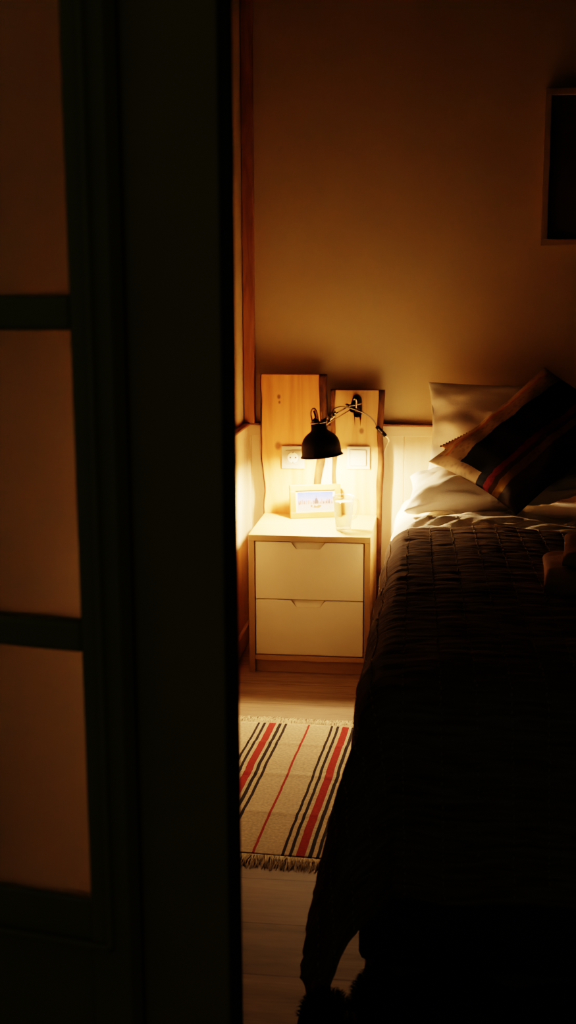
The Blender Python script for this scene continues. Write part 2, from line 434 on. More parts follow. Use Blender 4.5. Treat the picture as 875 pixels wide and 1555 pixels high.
# raised moulding down the stile
dbox('moulding', (-.030, T0-.008, .47), (-.022, T0, 1.98), M['doorpaint'], .002)
dbox('moulding', (-DW+.09, T0-.008, .47), (-.022, T0, .478), M['doorpaint'], .002)

# ------------------------------------------------------------------ live-edge planks
def live_plank(root, prof, z0, z1, y0, y1, mat, barkL, barkR):
    """prof(z)->(xl,xr); bark widths functions"""
    n = 90
    zs = [z0+(z1-z0)*i/n for i in range(n+1)]
    def strip(fa, fb, ya, yb_, zz=zs):
        bm = bmesh.new(); R_ = []
        for z in zz:
            a, b_ = fa(z), fb(z)
            R_.append([bm.verts.new(c) for c in ((a, ya(z) if callable(ya) else ya, z), (b_, yb_(z) if callable(yb_) else yb_, z), (b_, y1, z), (a, y1, z))])
        for i in range(len(R_)-1):
            for k in range(4):
                bm.faces.new((R_[i][k], R_[i][(k+1) % 4], R_[i+1][(k+1) % 4], R_[i+1][k]))
        bm.faces.new(R_[0]); bm.faces.new(R_[-1]); return bm
    xl = lambda z: prof(z)[0]; xr = lambda z: prof(z)[1]
    part(root, 'board', strip(lambda z: xl(z)+barkL(z), lambda z: xr(z)-barkR(z), y0, y0), mat)
    part(root, 'bark_edge', strip(xl, lambda z: xl(z)+barkL(z), lambda z: y0+.010, lambda z: y0+.0005), M['bark'], True, label='dark bark edge')
    part(root, 'bark_edge', strip(lambda z: xr(z)-barkR(z), xr, lambda z: y0+.0005, lambda z: y0+.010), M['bark'], True, label='dark bark edge')

def nz(z, s, a, ph): return a*noise.noise(V((z*s, ph, 0)))
p1 = thing('wooden_plank', 'taller live-edge pine plank with bark edges behind the socket, against the wall', 'plank', (.185, -.05, 0))
def pf1(z):
    zl = .066+.007*math.exp(-((z-.60)/.07)**2)+(.008 if z < .56 else .008*max(0, 1-(z-.56)/.06)) + nz(z, 14, .004, 1)
    xr = .307+nz(z, 9, .006, 2)-(.010 if z > .72 else .0)*0
    if z < .72: xr -= min(.03, (.72-z)*.16)
    return zl, xr
live_plank(p1, pf1, 0, .984, -.062, -.030, M['plank_a'], lambda z: .007+nz(z, 11, .003, 3), lambda z: .026+nz(z, 8, .007, 4))
p2 = thing('wooden_plank', 'shorter live-edge pine plank with bark edges, holding the lamp clamp and switch', 'plank', (.415, -.05, 0))
def pf2(z):
    return .322+nz(z, 10, .006, 6)+(.004 if z < .7 else 0), .512-max(0, .75-z)*.012+nz(z, 7, .006, 7)
live_plank(p2, pf2, 0, .930, -.062, -.030, M['plank_b'], lambda z: .018+nz(z, 12, .006, 8), lambda z: .021+nz(z, 9, .006, 9))

# ------------------------------------------------------------------ socket + switch
def plate(bm, x, z, w, y0, y1, bev): return add_box(bm, (x-w/2, y1, z-w/2), (x+w/2, y0, z+w/2), bev, 2)
YF = -.062
s = thing('wall_socket', 'square white wall socket with round recess on the taller plank, left of lamp', 'socket', (.187, YF, .687))
part(s, 'cover_plate', plate(bmesh.new(), .187, .687, .083, YF, YF-.009, .002), M['plastic'])
def cyl(c, r, h, axis='Y', seg=36, prof=None):
    bm = bmesh.new(); m = Matrix.Translation(V(c)) @ Matrix.Rotation(PI/2, 4, 'X')
    return add_lathe(bm, prof or [(0, 0), (r, 0), (r, h), (0, h)], m, seg)
part(s, 'insert', plate(bmesh.new(), .187, .687, .052, YF-.009, YF-.012, .001), M['plastic'])
part(s, 'socket_well', cyl((.187, YF-.012, .687), .019, .001, prof=[(.0215, 0), (.0215, .0016), (.0195, .0016), (.0190, .0002), (0, .0002)]), M['lining'])
bm = bmesh.new()
for dx in (-.0095, .0095):
    b2 = cyl((.187+dx, YF-.0122, .687), .003, .0008, seg=14); me = bpy.data.meshes.new('t'); b2.to_mesh(me); bm.from_mesh(me); b2.free()
add_box(bm, (.185, YF-.0130, .703), (.189, YF-.0122, .7075)); add_box(bm, (.185, YF-.0130, .6665), (.189, YF-.0122, .671))
add_tube(bm, [(.187+.0205*math.cos(a*PI/18), YF-.0138, .687+.0205*math.sin(a*PI/18)) for a in range(37)], .0006, 6, False)
part(s, 'contact_hole', bm, M['gap'], label='dark pin holes and earth clips')
s = thing('light_switch', 'square white rocker switch on the shorter plank, right of the lamp', 'switch', (.423, YF, .689))
part(s, 'cover_plate', plate(bmesh.new(), .423, .689, .083, YF, YF-.009, .002), M['plastic'])
part(s, 'rocker', box((.423-.028, YF-.013, .689-.029), (.423+.028, YF-.009, .689+.029), .0015, 2, Matrix.Translation((0, -.0006, 0))), M['plastic'])
bm = bmesh.new()
for (a, b_) in (((-.0295, -.0305), (.0295, -.0295)), ((-.0295, .0295), (.0295, .0305)), ((-.0305, -.0305), (-.0295, .0305)), ((.0295, -.0305), (.0305, .0305))):
    add_box(bm, (.423+a[0], YF-.0098, .689+a[1]), (.423+b_[0], YF-.0088, .689+b_[1]))
part(s, 'seam', bm, M['gap'])

# ------------------------------------------------------------------ nightstand
NX0, NX1, NY0, NY1, NZ = .0815, .4915, -.455, -.066, .48
ns = thing('nightstand', 'white two-drawer bedside cabinet with birch frame under the lamp', 'nightstand', ((NX0+NX1)/2, (NY0+NY1)/2, 0))
part(ns, 'tabletop', box((NX0, NY0-.001, NZ-.020), (NX1, NY1, NZ), .0012), M['birch'])
part(ns, 'side_panel', box((NX0, NY0, 0), (NX0+.020, NY1, NZ-.0202), .001), M['birch_v'])
part(ns, 'side_panel', box((NX1-.020, NY0, 0), (NX1, NY1, NZ-.0202), .001), M['birch_v'])
part(ns, 'back_panel', box((NX0+.0203, NY1-.006, .02), (NX1-.0203, NY1-.001, NZ-.021)), M['birch_v'])
part(ns, 'bottom_rail', box((NX0+.0203, NY0+.0005, .045), (NX1-.0203, NY1-.008, .062), .001), M['birch'])
part(ns, 'plinth', box((NX0+.0203, NY0+.016, 0), (NX1-.0203, NY0+.034, .0447)), M['birch'])
part(ns, 'inner_shadow', box((NX0+.0205, NY0+.05, .063), (NX1-.0205, NY0+.055, NZ-.021)), M['gap']).name = 'shadow_sheet'  # dark sheet standing in for the shade in the drawer gaps
def drawer(z0, z1):
    x0, x1 = NX0+.0235, NX1-.0235; xc = (x0+x1)/2 - .004; yf = NY0+.003; t = .016
    a, b_, d = .058, .040, .0235
    pts = [(x0, z0), (x1, z0), (x1, z1), (xc+a, z1), (xc+b_, z1-d), (xc-b_, z1-d), (xc-a, z1), (x0, z1)]
    bm = bmesh.new()
    F = [bm.verts.new((x, yf, z)) for x, z in pts]; B = [bm.verts.new((x, yf+t, z)) for x, z in pts]
    bm.faces.new(F); bm.faces.new(B[::-1])
    for i in range(len(pts)): bm.faces.new((F[i], B[i], B[(i+1) % 8], F[(i+1) % 8]))
    bmesh.ops.bevel(bm, geom=bm.edges[:], offset=.0008, segments=1, affect='EDGES')
    dr = part(ns, 'drawer', bm, M['drawer'])
    # sloping finger grip behind the notch
    bm = bmesh.new()
    v = [bm.verts.new(c) for c in ((xc-b_+.001, yf+.002, z1-d+.0005), (xc+b_-.001, yf+.002, z1-d+.0005), (xc+a-.002, yf+.014, z1-.0012), (xc-a+.002, yf+.014, z1-.0012))]
    w = [bm.verts.new((q.co.x, yf+.0165, q.co.z)) for q in v]
    bm.faces.new(v); bm.faces.new(w[::-1])
    for i in range(4): bm.faces.new((v[i], w[i], w[(i+1) % 4], v[(i+1) % 4]))
    g = part(ns, 'handle', bm, M['drawer'])
    g.parent = dr; g['label'] = 'cut-out finger grip'
    part(ns, 'box', box((x0+.01, yf+.02, z0+.01), (x1-.01, NY1-.03, z1-.03)), M['birch']).parent = dr
drawer(.0655, .2565); drawer(.2600, .4565)

# ------------------------------------------------------------------ photo frame on the nightstand
pf = thing('photo_frame', 'small light wood photo frame with dome skyline picture, leaning beside the glass', 'picture frame', (.192, -.170, NZ))
FR = Matrix.Translation((.190, -.172, NZ+.0012)) @ Matrix.Rotation(math.radians(17), 4, 'Z') @ Matrix.Rotation(math.radians(-9), 4, 'X')
FW, FH, FT, FB = .185, .119, .016, .021
def fbox(name, lo, hi, mat, bev=0): 
    return part(pf, name, box(lo, hi, bev, 2, FR), mat)
bm = bmesh.new()
add_box(bm, (0, 0, 0), (FW, FT, FB), .0015, 2, FR); add_box(bm, (0, 0, FH-FB), (FW, FT, FH), .0015, 2, FR)
add_box(bm, (0, 0, FB-.001), (FB, FT, FH-FB+.001), .0015, 2, FR); add_box(bm, (FW-FB, 0, FB-.001), (FW, FT, FH-FB+.001), .0015, 2, FR)
part(pf, 'frame', bm, M['framewood'])
fbox('mat_board', (FB-.002, .006, FB-.002), (FW-FB+.002, .009, FH-FB+.002), M['mat'])
px0, px1, pz0, pz1 = FB+.007, FW-FB-.007, FB+.006, FH-FB-.006
bm = bmesh.new(); vs = [bm.verts.new(FR @ V(c)) for c in ((px0, .0055, pz0), (px1, .0055, pz0), (px1, .0055, pz1), (px0, .0055, pz1))]
f = bm.faces.new(vs); uvl = bm.loops.layers.uv.new('UVMap')
for l, q in zip(f.loops, ((0, 0), (1, 0), (1, 1), (0, 1))): l[uvl].uv = q
bm.transform(Matrix.Translation(-pf.location))
pic = obj('picture', bm, M['print'], pf, recalc=False)
def ink(shape_list, mat, y):
    bm = bmesh.new()
    for poly in shape_list:
        bm.faces.new([bm.verts.new(FR @ V((px0+a*(px1-px0), y, pz0+b_*(pz1-pz0)))) for a, b_ in poly])
    bm.transform(Matrix.Translation(-pf.location)); obj('skyline', bm, mat, pic, recalc=False)
rr = random.Random(3); B_ = []
x = .02
while x < .97:
    w_ = rr.uniform(.015, .05); h_ = rr.uniform(.06, .2); B_.append([(x, .34), (x+w_, .34), (x+w_, .38+h_), (x+w_*.5, .40+h_*1.2), (x, .38+h_)]); x += w_+rr.uniform(.006, .03)
ink(B_, M['ink_pink'], .0053)
cx = .53; dome = [(cx-.06, .36), (cx+.06, .36), (cx+.06, .50)]+[(cx+.05*math.cos(a*PI/8), .52+.16*math.sin(a*PI/8)) for a in range(9)]+[(cx-.06, .50)]
spire = [(cx-.008, .66), (cx+.008, .66), (cx, .86)]
side = [[(.80, .36), (.84, .36), (.84, .46), (.82, .5), (.80, .46)], [(.86, .36), (.91, .36), (.90, .52), (.87, .5)], [(.72, .36), (.75, .36), (.75, .45), (.72, .45)], [(.03, .3), (.05, .3), (.05, .45), (.03, .45)]]
ink([dome[:3]+[(cx+.05, .52), (cx+.03, .64), (cx+.008, .68), (cx, .86), (cx-.008, .68), (cx-.03, .64), (cx-.05, .52), (cx-.06, .50)]], M['ink_grey'], .0051)
for q_ in side: ink([q_], M['ink_grey'], .0051)
ink([[(.44, .14), (.60, .12), (.68, .24), (.60, .30), (.52, .22), (.47, .30)], [(.36, .18), (.41, .16), (.42, .28), (.37, .3)]], M['ink_brown'], .0052)
bm = box((FW*.45, FT, .0), (FW*.55, FT+.003, FH*.8), 0, 2, FR)
part(pf, 'back_stay', box((FW*.44, FT+.0005, .004), (FW*.56, FT+.004, FH*.75), 0, 2, FR), M['gap'])

# ------------------------------------------------------------------ glass mug
GX, GY = .392, -.345
gm = thing('glass_mug', 'clear glass of water with a handle on the front right of the nightstand', 'glass', (GX, GY, NZ))
G = Matrix.Translation((GX, GY, NZ+.0008))
prof = [(0, 0), (.0235, 0), (.0260, .004), (.0300, .05), (.0365, .116), (.0372, .118), (.0360, .118), (.0340, .112), (.0275, .05), (.0240, .012), (0, .010)]
part(gm, 'tumbler', add_lathe(bmesh.new(), prof, G, 48), M['glass'], True)
part(gm, 'water', add_lathe(bmesh.new(), [(0, .0105), (.0238, .0125), (.0272, .05), (.0322, .098), (.0322, .0985), (0, .0985)], G, 48), M['glass'], True)
hp = smooth_path([(GX+.030, GY-.004, NZ+.108), (GX+.046, GY-.006, NZ+.106), (GX+.051, GY-.006, NZ+.085), (GX+.044, GY-.006, NZ+.052), (GX+.027, GY-.004, NZ+.040)], 8)
part(gm, 'handle', add_tube(bmesh.new(), hp, .0048, 10), M['glass'], True)

# ------------------------------------------------------------------ clamp lamp
lamp = thing('clamp_lamp', 'black dome clamp lamp lit above the nightstand, fixed to the shorter plank', 'lamp', (.41, YF, .87))
LC = V((.312, -.28, .725)); up = V((-.112, 0, 1)).normalized()
q = V((0, 0, 1)).rotation_difference(up).to_matrix().to_4x4(); LM = Matrix.Translation(LC) @ q
out = [(.0735, -.001), (.0742, .001), (.0700, .004), (.0680, .010), (.0672, .030), (.0650, .045), (.0600, .058), (.0510, .070), (.0400, .079), (.0310, .085), (.0268, .092), (.0258, .112), (.0, .1125)]
inn = [(.0735, -.001), (.0690, .004), (.0665, .010), (.0657, .030), (.0635, .044), (.0585, .057), (.0495, .0685), (.0390, .077), (.0300, .083), (.0250, .091), (.0, .092)]
shade = part(lamp, 'lamp_shade', add_lathe(bmesh.new(), out, LM, 56), M['black'], True)
part(lamp, 'shade_lining', add_lathe(bmesh.new(), inn, LM, 56), M['lining'], True, parent=shade)
part(lamp, 'bulb', add_lathe(bmesh.new(), [(0, .001), (.009, .003), (.0155, .009), (.0190, .020), (.017, .031), (.0125, .042), (.0105, .084), (0, .085)], LM, 24), M['bulb'], True)
part(lamp, 'collar', add_lathe(bmesh.new(), [(0, .1127), (.0275, .1127), (.0280, .1140), (.0275, .1170), (.0, .1172)], LM, 40), M['steel'], True)
def lp(x, y, z): return LM @ V((x, y, z))
# U shaped bracket standing on the collar
ub = smooth_path([lp(-.020, .006, .117), lp(-.0225, .006, .140), lp(-.019, .006, .158), lp(-.010, .006, .163), lp(-.003, .006, .152), lp(.001, .006, .117)], 8)
bm = bmesh.new()
for dy in (-.012, -.004, .004): add_tube(bm, [p+V((0, dy, 0)) for p in ub], .0024, 8)
part(lamp, 'bracket', bm, M['brass'], True)
part(lamp, 'bracket', add_tube(bmesh.new(), smooth_path([lp(-.010, -.010, .116), lp(-.006, -.010, .135), lp(-.010, -.010, .157)], 6), .0030, 10), M['blackplastic'], True)
part(lamp, 'bracket', box((.012, -.012, .116), (.0145, .012, .150), .0008, 1, LM), M['steel'])
part(lamp, 'knob', add_lathe(bmesh.new(), [(0, 0), (.007, 0), (.009, .003), (.009, .010), (.006, .013), (0, .0132)], Matrix.Translation(lp(-.008, -.010, .124)) @ Matrix.Rotation(PI/2, 4, 'X'), 20), M['blackplastic'], True)
part(lamp, 'knob', add_lathe(bmesh.new(), [(0, 0), (.005, 0), (.006, .003), (.006, .012), (0, .0125)], Matrix.Translation(lp(.018, -.006, .122)) @ Matrix.Rotation(PI/2, 4, 'Y'), 18), M['blackplastic'], True)
J = V((.348, -.262, .862))
bm = bmesh.new()
add_lathe(bm, [(0, -.012), (.006, -.012), (.0085, -.008), (.0085, .008), (.006, .012), (0, .012)], Matrix.Translation(J) @ Matrix.Rotation(PI/2, 4, 'X'), 20)
add_lathe(bm, [(0, -.008), (.005, -.008), (.006, .0), (.005, .008), (0, .008)], Matrix.Translation(J+V((-.008, -.004, -.010))) @ Matrix.Rotation(1.0, 4, 'Y'), 18)
add_lathe(bm, [(0, -.006), (.004, -.006), (.005, .0), (.004, .006), (0, .006)], Matrix.Translation(J+V((.006, -.004, .010))), 18)
add_tube(bm, [lp(.014, 0, .120), J+V((-.012, 0, -.004)), J], .0035, 10)
part(lamp, 'joint', bm, M['steel'], True)
CJ = V((.396, -.098, .882))
part(lamp, 'arm', add_tube(bmesh.new(), [J, CJ], .0028, 10), M['steel'], True)
part(lamp, 'arm', add_tube(bmesh.new(), [lp(.022, 0, .103), J+V((.004, .03, -.016)), CJ+V((.008, 0, -.012))], .0018, 8), M['steel'], True)
# clamp on the plank
def capsule(c, w, h, t, tiltY=0., tiltX=0.):
    bm = bmesh.new(); n = 12; pts = []
    for i in range(n+1): a = i*PI/n; pts.append((w/2*math.cos(a), h/2-w/2+w/2*math.sin(a)))
    for i in range(n+1): a = PI+i*PI/n; pts.append((w/2*math.cos(a), -h/2+w/2+w/2*math.sin(a)))
    F = [bm.verts.new((x, -t/2, z)) for x, z in pts]; B = [bm.verts.new((x, t/2, z)) for x, z in pts]
    bm.faces.new(F); bm.faces.new(B[::-1])
    for i in range(len(pts)): bm.faces.new((F[i], B[i], B[(i+1) % len(pts)], F[(i+1) % len(pts)]))
    bmesh.ops.bevel(bm, geom=[e for e in bm.edges if abs((e.verts[0].co-e.verts[1].co).y) < 1e-6], offset=t*.25, segments=2, affect='EDGES')
    bm.transform(Matrix.Translation(V(c)) @ Matrix.Rotation(tiltX, 4, 'X') @ Matrix.Rotation(tiltY, 4, 'Y')); return bm
part(lamp, 'clamp_jaw', capsule((.418, YF-.005, .874), .034, .080, .008, math.radians(-3)), M['brass'])
part(lamp, 'clamp_jaw', capsule((.408, YF-.030, .884), .022, .062, .007, math.radians(16), math.radians(-14)), M['blackplastic'])
bm = bmesh.new()
add_tube(bm, smooth_path([(.408, YF-.036, .900), (.413, YF-.042, .905), (.417, YF-.038, .892), (.415, YF-.034, .872)], 6), .0034, 10)
part(lamp, 'spring', bm, M['steel'], True)
part(lamp, 'hinge_plate', box((-.024, -.012, -.004), (.022, .014, .004), .002, 2, Matrix.Translation((.412, YF-.024, .883)) @ Matrix.Rotation(math.radians(-12), 4, 'Y')), M['steel'])
part(lamp, 'hinge_plate', box((-.018, -.010, -.003), (.018, .014, .003), .002, 2, Matrix.Translation((.412, YF-.022, .868)) @ Matrix.Rotation(math.radians(24), 4, 'Y')), M['brass'])
part(lamp, 'knob', add_lathe(bmesh.new(), [(0, 0), (.006, 0), (.0065, .006), (.005, .013), (0, .0135)], Matrix.Translation(CJ+V((-.012, -.004, 0))) @ Matrix.Rotation(PI/2, 4, 'X'), 18), M['steel'], True)
part(lamp, 'clamp_jaw', capsule((.420, YF-.016, .842), .026, .014, .012), M['blackplastic'])
cpts = smooth_path([(.342, -.262, .868), (.352, -.262, .884), (.375, -.24, .890), (.405, -.20, .880), (.450, -.17, .860), (.480, -.15, .835), (.491, -.14, .812)], 8)
part(lamp, 'cord', add_tube(bmesh.new(), cpts, .0023, 8), M['cord'], True)
sa, sb_ = V((.490, -.14, .812)), V((.523, -.135, .777))
d = (sb_-sa).normalized(); qq = V((1, 0, 0)).rotation_difference(d).to_matrix().to_4x4()
sw = part(lamp, 'cord_switch', box((0, -.007, -.0072), ((sb_-sa).length, .007, .0072), .003, 2, Matrix.Translation(sa) @ qq), M['blackplastic'])
part(lamp, 'switch_slider', box((.010, -.0085, -.003), (.032, -.0068, .0035), .001, 1, Matrix.Translation(sa) @ qq), M['steel'], parent=sw)
part(lamp, 'cord', add_tube(bmesh.new(), smooth_path([sb_, (.533, -.115, .762), (.528, -.06, .742), (.512, -.021, .70), (.500, -.021, .60), (.490, -.021, .30), (.490, -.021, .10)], 8), .0020, 8), M['cordpale'], True)

# ------------------------------------------------------------------ framed picture on the wall
wp = thing('wall_picture', 'large dark framed picture hanging on the wall above the bed', 'picture frame', (1.24, -.01, 1.69))
bm = bmesh.new(); X0, X1, Z0, Z1, fw_ = 1.043, 1.443, 1.431, 1.949, .022
add_box(bm, (X0, -.030, Z0), (X1, -.002, Z0+fw_), .002); add_box(bm, (X0, -.030, Z1-fw_), (X1, -.002, Z1), .002)
add_box(bm, (X0, -.030, Z0+fw_-.001), (X0+fw_, -.002, Z1-fw_+.001), .002); add_box(bm, (X1-fw_, -.030, Z0+fw_-.001), (X1, -.002, Z1-fw_+.001), .002)
part(wp, 'frame', bm, M['whiteframe'])
part(wp, 'picture', box((X0+fw_-.002, -.012, Z0+fw_-.002), (X1-fw_+.002, -.008, Z1-fw_+.002)), M['darkpicture'])

# ------------------------------------------------------------------ rug
RA = V((.229, -.95, 0)); rang = math.atan2(.041, .816)    # stripes run slightly skew to the room
def rug_pt(u, v):   # u: across (same origin as stripe positions), v: 0 far .. .85 near
    u0 = u-.229
    z = .0045+.0022*math.exp(-((v-.16)/.012)**2)+.0026*math.exp(-((v-.38)/.015)**2)+.0018*math.exp(-((v-.62)/.015)**2)
    z += .0012*(1+noise.noise(V((u*9, v*9, 0))))
    x = RA.x+u0*math.cos(rang)-v*math.sin(rang)+.0008*math.sin(v*16)+.0022*math.exp(-((v-.38)/.03)**2)
    y = RA.y+u0*math.sin(rang)*-.0-v*math.cos(rang)+.006*math.sin(u*7)-.014*(u-.229)
    return V((x, y, z))
U0, U1, VL = .075, .575, .845
rug = thing('rug', 'cream woven rug with red and black stripes and fringed ends beside the bed', 'rug', (.3, -1.4, 0))
bm = bmesh.new(); uvl = bm.loops.layers.uv.new('UVMap'); nu, nv = 60, 150
g = [[bm.verts.new(rug_pt(U0+(U1-U0)*i/nu, VL*j/nv)) for i in range(nu+1)] for j in range(nv+1)]
for j in range(nv):
    for i in range(nu):
        f = bm.faces.new((g[j][i], g[j+1][i], g[j+1][i+1], g[j][i+1]))
        for l, (jj, ii) in zip(f.loops, ((j, i), (j+1, i), (j+1, i+1), (j, i+1))):
            l[uvl].uv = (U0+(U1-U0)*ii/nu, VL*jj/nv)
wv = part(rug, 'weave', bm, M['rug'], True)
sm = wv.modifiers.new('thick', 'SOLIDIFY'); sm.thickness = .0035; sm.offset = -1
def fringe(v, sgn, ln, name='fringe'):
    bm = bmesh.new(); r2 = random.Random(int(v*100)+5)
    for k in range(520):
        u = U0+(U1-U0)*(k+r2.random())/520
        p = rug_pt(u, v); L_ = ln*r2.uniform(.6, 1.15); sw_ = r2.uniform(-.010, .012); h0 = r2.uniform(.0, .005)
        w_ = r2.uniform(.0006, .0013)
        P = [V((p.x, p.y, .004)), V((p.x+sw_*.3, p.y-sgn*L_*.35, .005+h0)), V((p.x+sw_*.7+r2.uniform(-.003, .003), p.y-sgn*L_*.7, .004+h0*.7)), V((p.x+sw_, p.y-sgn*L_, .0015))]
        add_tube(bm, P, [w_, w_*1.1, w_, w_*.5], 4, False)
    part(rug, name, bm, M['fringe'], True)
fringe(0.0, -1, .058); fringe(VL, 1, .060)

# ------------------------------------------------------------------ bed
BX0, BX1, BY0, BY1 = .575, 2.20, -2.24, -.045
bed = thing('bed', 'double bed with dark fabric base and mattress beneath the bedspread', 'bed', ((BX0+BX1)/2, (BY0+BY1)/2, 0))
part(bed, 'bed_base', box((BX0, BY0, .016), (BX1, BY1, .32), .015), M['bedfabric'])
part(bed, 'mattress', box((BX0+.005, BY0+.01, .322), (BX1-.005, BY1, .522), .045, 4), M['mattress'], True)
for lx in (BX0+.08, BX1-.08):
    for ly in (BY0+.10, BY1-.10):
        part(bed, 'leg', add_lathe(bmesh.new(), [(0, 0), (.022, 0), (.026, .0150), (0, .0155)], Matrix.Translation((lx, ly, 0)), 20), M['blackplastic'], True)

# draped cloth: s across (negative beyond the left edge), t along from the head; rounded shoulder and a cone at the foot corner
XE, YE, RR_, ZT = .560, -2.262, .085, .580
def drape(x, y, ztop, xe=XE, ye=YE, r=RR_, side=.026, corner=.105, foot=.015, nzamp=1.):
    """flat cloth coordinate (x,y) -> world; beyond the shoulder the cloth turns down"""
    cx_, cy_ = xe+r, ye+r
    a = cx_-x; b_ = cy_-y
    bulge = .012*math.sin((x-.5)*5.)+.010*noise.noise(V((x*3, y*3, 1)))
    if a <= 0 and b_ <= 0: return V((x, y, ztop+bulge*min(1, -max(a, b_)*6)))
    a2, b2 = max(a, 0), max(b_, 0)
    l = math.hypot(a2, b2); ph = math.atan2(b2, a2)
    if l < r*PI/2:
        th = l/r; off = r*math.sin(th); drop = r*(1-math.cos(th)); fl = 0
    else:
        hang = l-r*PI/2; off = r; drop = r+hang
        fl = side*math.cos(ph)**2+foot*math.sin(ph)**2+(corner-.5*(side+foot))*math.sin(2*ph)
        fl *= min(1.5, (hang/.33)**1.15)
        if fl > 0: drop = r+math.sqrt(max(0, hang**2-(fl*.8)**2))
    off += fl
    dx, dy = -math.cos(ph), -math.sin(ph)
    X = (cx_ if a > 0 else x)+dx*off; Y = (cy_ if b_ > 0 else y)+dy*off
    w = min(1, l/.2)*.008*nzamp
    k = math.sin(y*21+noise.noise(V((y*4, x*2, 5)))*2) if a2 > b2 else math.sin(x*19+noise.noise(V((y*2, x*4, 5)))*2)
    X += dx*w*k; Y += dy*w*k
    return V((X, Y, ztop-drop))

def grid_obj(name, fn, s0, s1, t0, t1, ns_, nt_, mat, thick=0, parent=None, root=None):
    bm = bmesh.new(); uvl = bm.loops.layers.uv.new('UVMap')
    S = [s0+(s1-s0)*i/ns_ for i in range(ns_+1)]; T = [t0+(t1-t0)*j/nt_ for j in range(nt_+1)]
    g = [[bm.verts.new(fn(s_, t_)) for s_ in S] for t_ in T]
    for j in range(nt_):
        for i in range(ns_):
            f = bm.faces.new((g[j][i], g[j+1][i], g[j+1][i+1], g[j][i+1]))
            for l, (jj, ii) in zip(f.loops, ((j, i), (j+1, i), (j+1, i+1), (j, i+1))): l[uvl].uv = (S[ii], T[jj])
    if root is not None: bm.transform(Matrix.Translation(-root.location))
    o = obj(name, bm, mat, parent, True)
    if thick:
        m_ = o.modifiers.new('thick', 'SOLIDIFY'); m_.thickness = thick; m_.offset = -1
    return o

HEAD = -.735
SKEW = math.radians(1.5)
ROWS = [.298+.0645*i for i in range(29)]
def spread(s_, t_):
    # s_: across coordinate, t_: along (world y before draping)
    k_ = min(1, max(0, (s_-.225)/.22)); k_ = 1-.255*k_*k_*(3-2*k_)
    y = t_ if t_ > YE else YE+(t_-YE)*k_
    x = s_+(t_-HEAD)*-math.tan(SKEW)*min(1, max(0, (s_-.3)/.4))
    p = drape(x, y, ZT)
    # row creases and crosswise puckers
    dmin = min(abs(s_-r_) for r_ in ROWS)
    cr = -.0020*math.exp(-(dmin/.007)**2)
    pk = .0040*noise.noise(V((s_*9, t_*55, 2)))+.0025*noise.noise(V((s_*20, t_*110, 9)))
    p.z += (cr+pk) if x > XE+.05 else 0
    if x <= XE+.09: p.x -= (cr+pk)
    # the head edge turns over the duvet in a soft roll
    e = (t_-(HEAD-.06))/.06
    if e > 0: p.z -= .012*e*e
    # folds near the head-left shoulder
    p.z += .002*math.exp(-((t_-HEAD+.05)/.06)**2)*math.sin(s_*30)
    return p
bs = thing('bedspread', 'dark brown stitched bedspread draped over the bed to the floor corner', 'bedspread', (1.2, -1.5, .58))
HANG_S = .30+RR_*PI/2-RR_; HANG_F = .455+RR_*PI/2-RR_
s_lo, t_lo = XE-HANG_S, YE-HANG_F
cloth = grid_obj('cloth', spread, s_lo, 2.10, HEAD, t_lo, 190, 210, M['spread'], .007, bs, bs)
bm = bmesh.new(); r2 = random.Random(11)
for r_ in ROWS:
    if r_ < s_lo+.01 or r_ > 2.08: continue
    t = HEAD-.004
    while t > t_lo+.02:
        L_ = r2.uniform(.006, .009); p = spread(r_+.001, t); p1_ = spread(r_+r2.uniform(-.003, .003), t-L_)
        n_ = (spread(r_+.02, t)-p).cross(spread(r_, t-.02)-p); n_ = n_.normalized()*-1
        if n_.dot(V((-.4, 0, 1))) < 0: n_ = -n_
        mid = (p+p1_)/2+n_*.0022
        add_tube(bm, [p+n_*.0005, mid, p1_+n_*.0005], [.0008, .0017, .0008], 5, False)
        t -= r2.uniform(.015, .022)
part(bs, 'stitching', bm, M['thread'], True)

# duvet, white, seen at the head end and under the bedspread
def duvet(x, y):
    p = drape(x, y, .552, xe=.566, ye=YE+.02, r=.07, side=.02, corner=.06, foot=.01, nzamp=1.2)
    k = math.exp(-((y+.655)/.06)**2)
    if x > .60:
        f = min(1, (x-.60)/.08)
        p.z += f*(.026*k*(.8+.7*noise.noise(V((x*4.5, y*3, 3))))+.034*math.exp(-((y+.60)/.12)**2)*noise.noise(V((x*6+y*22, y*34-x*7, 8))))
        p.z += f*.013*math.sin(x*24+y*55+2*noise.noise(V((x*5, y*5, 0))))*math.exp(-((y+.58)/.14)**2)
    else:
        p.x += .003*noise.noise(V((x*20, y*14, 4)))
    p.z += .004*noise.noise(V((x*11, y*11, 6)))
    if y < -.78: p.z -= .012
    return p
dv = grid_obj('duvet', duvet, .566-.24, 2.08, -.10, -2.05, 150, 230, M['sheet'], .02)
tag(dv, 'white rumpled duvet spread over the bed, its top turned out above the bedspread', 'duvet')

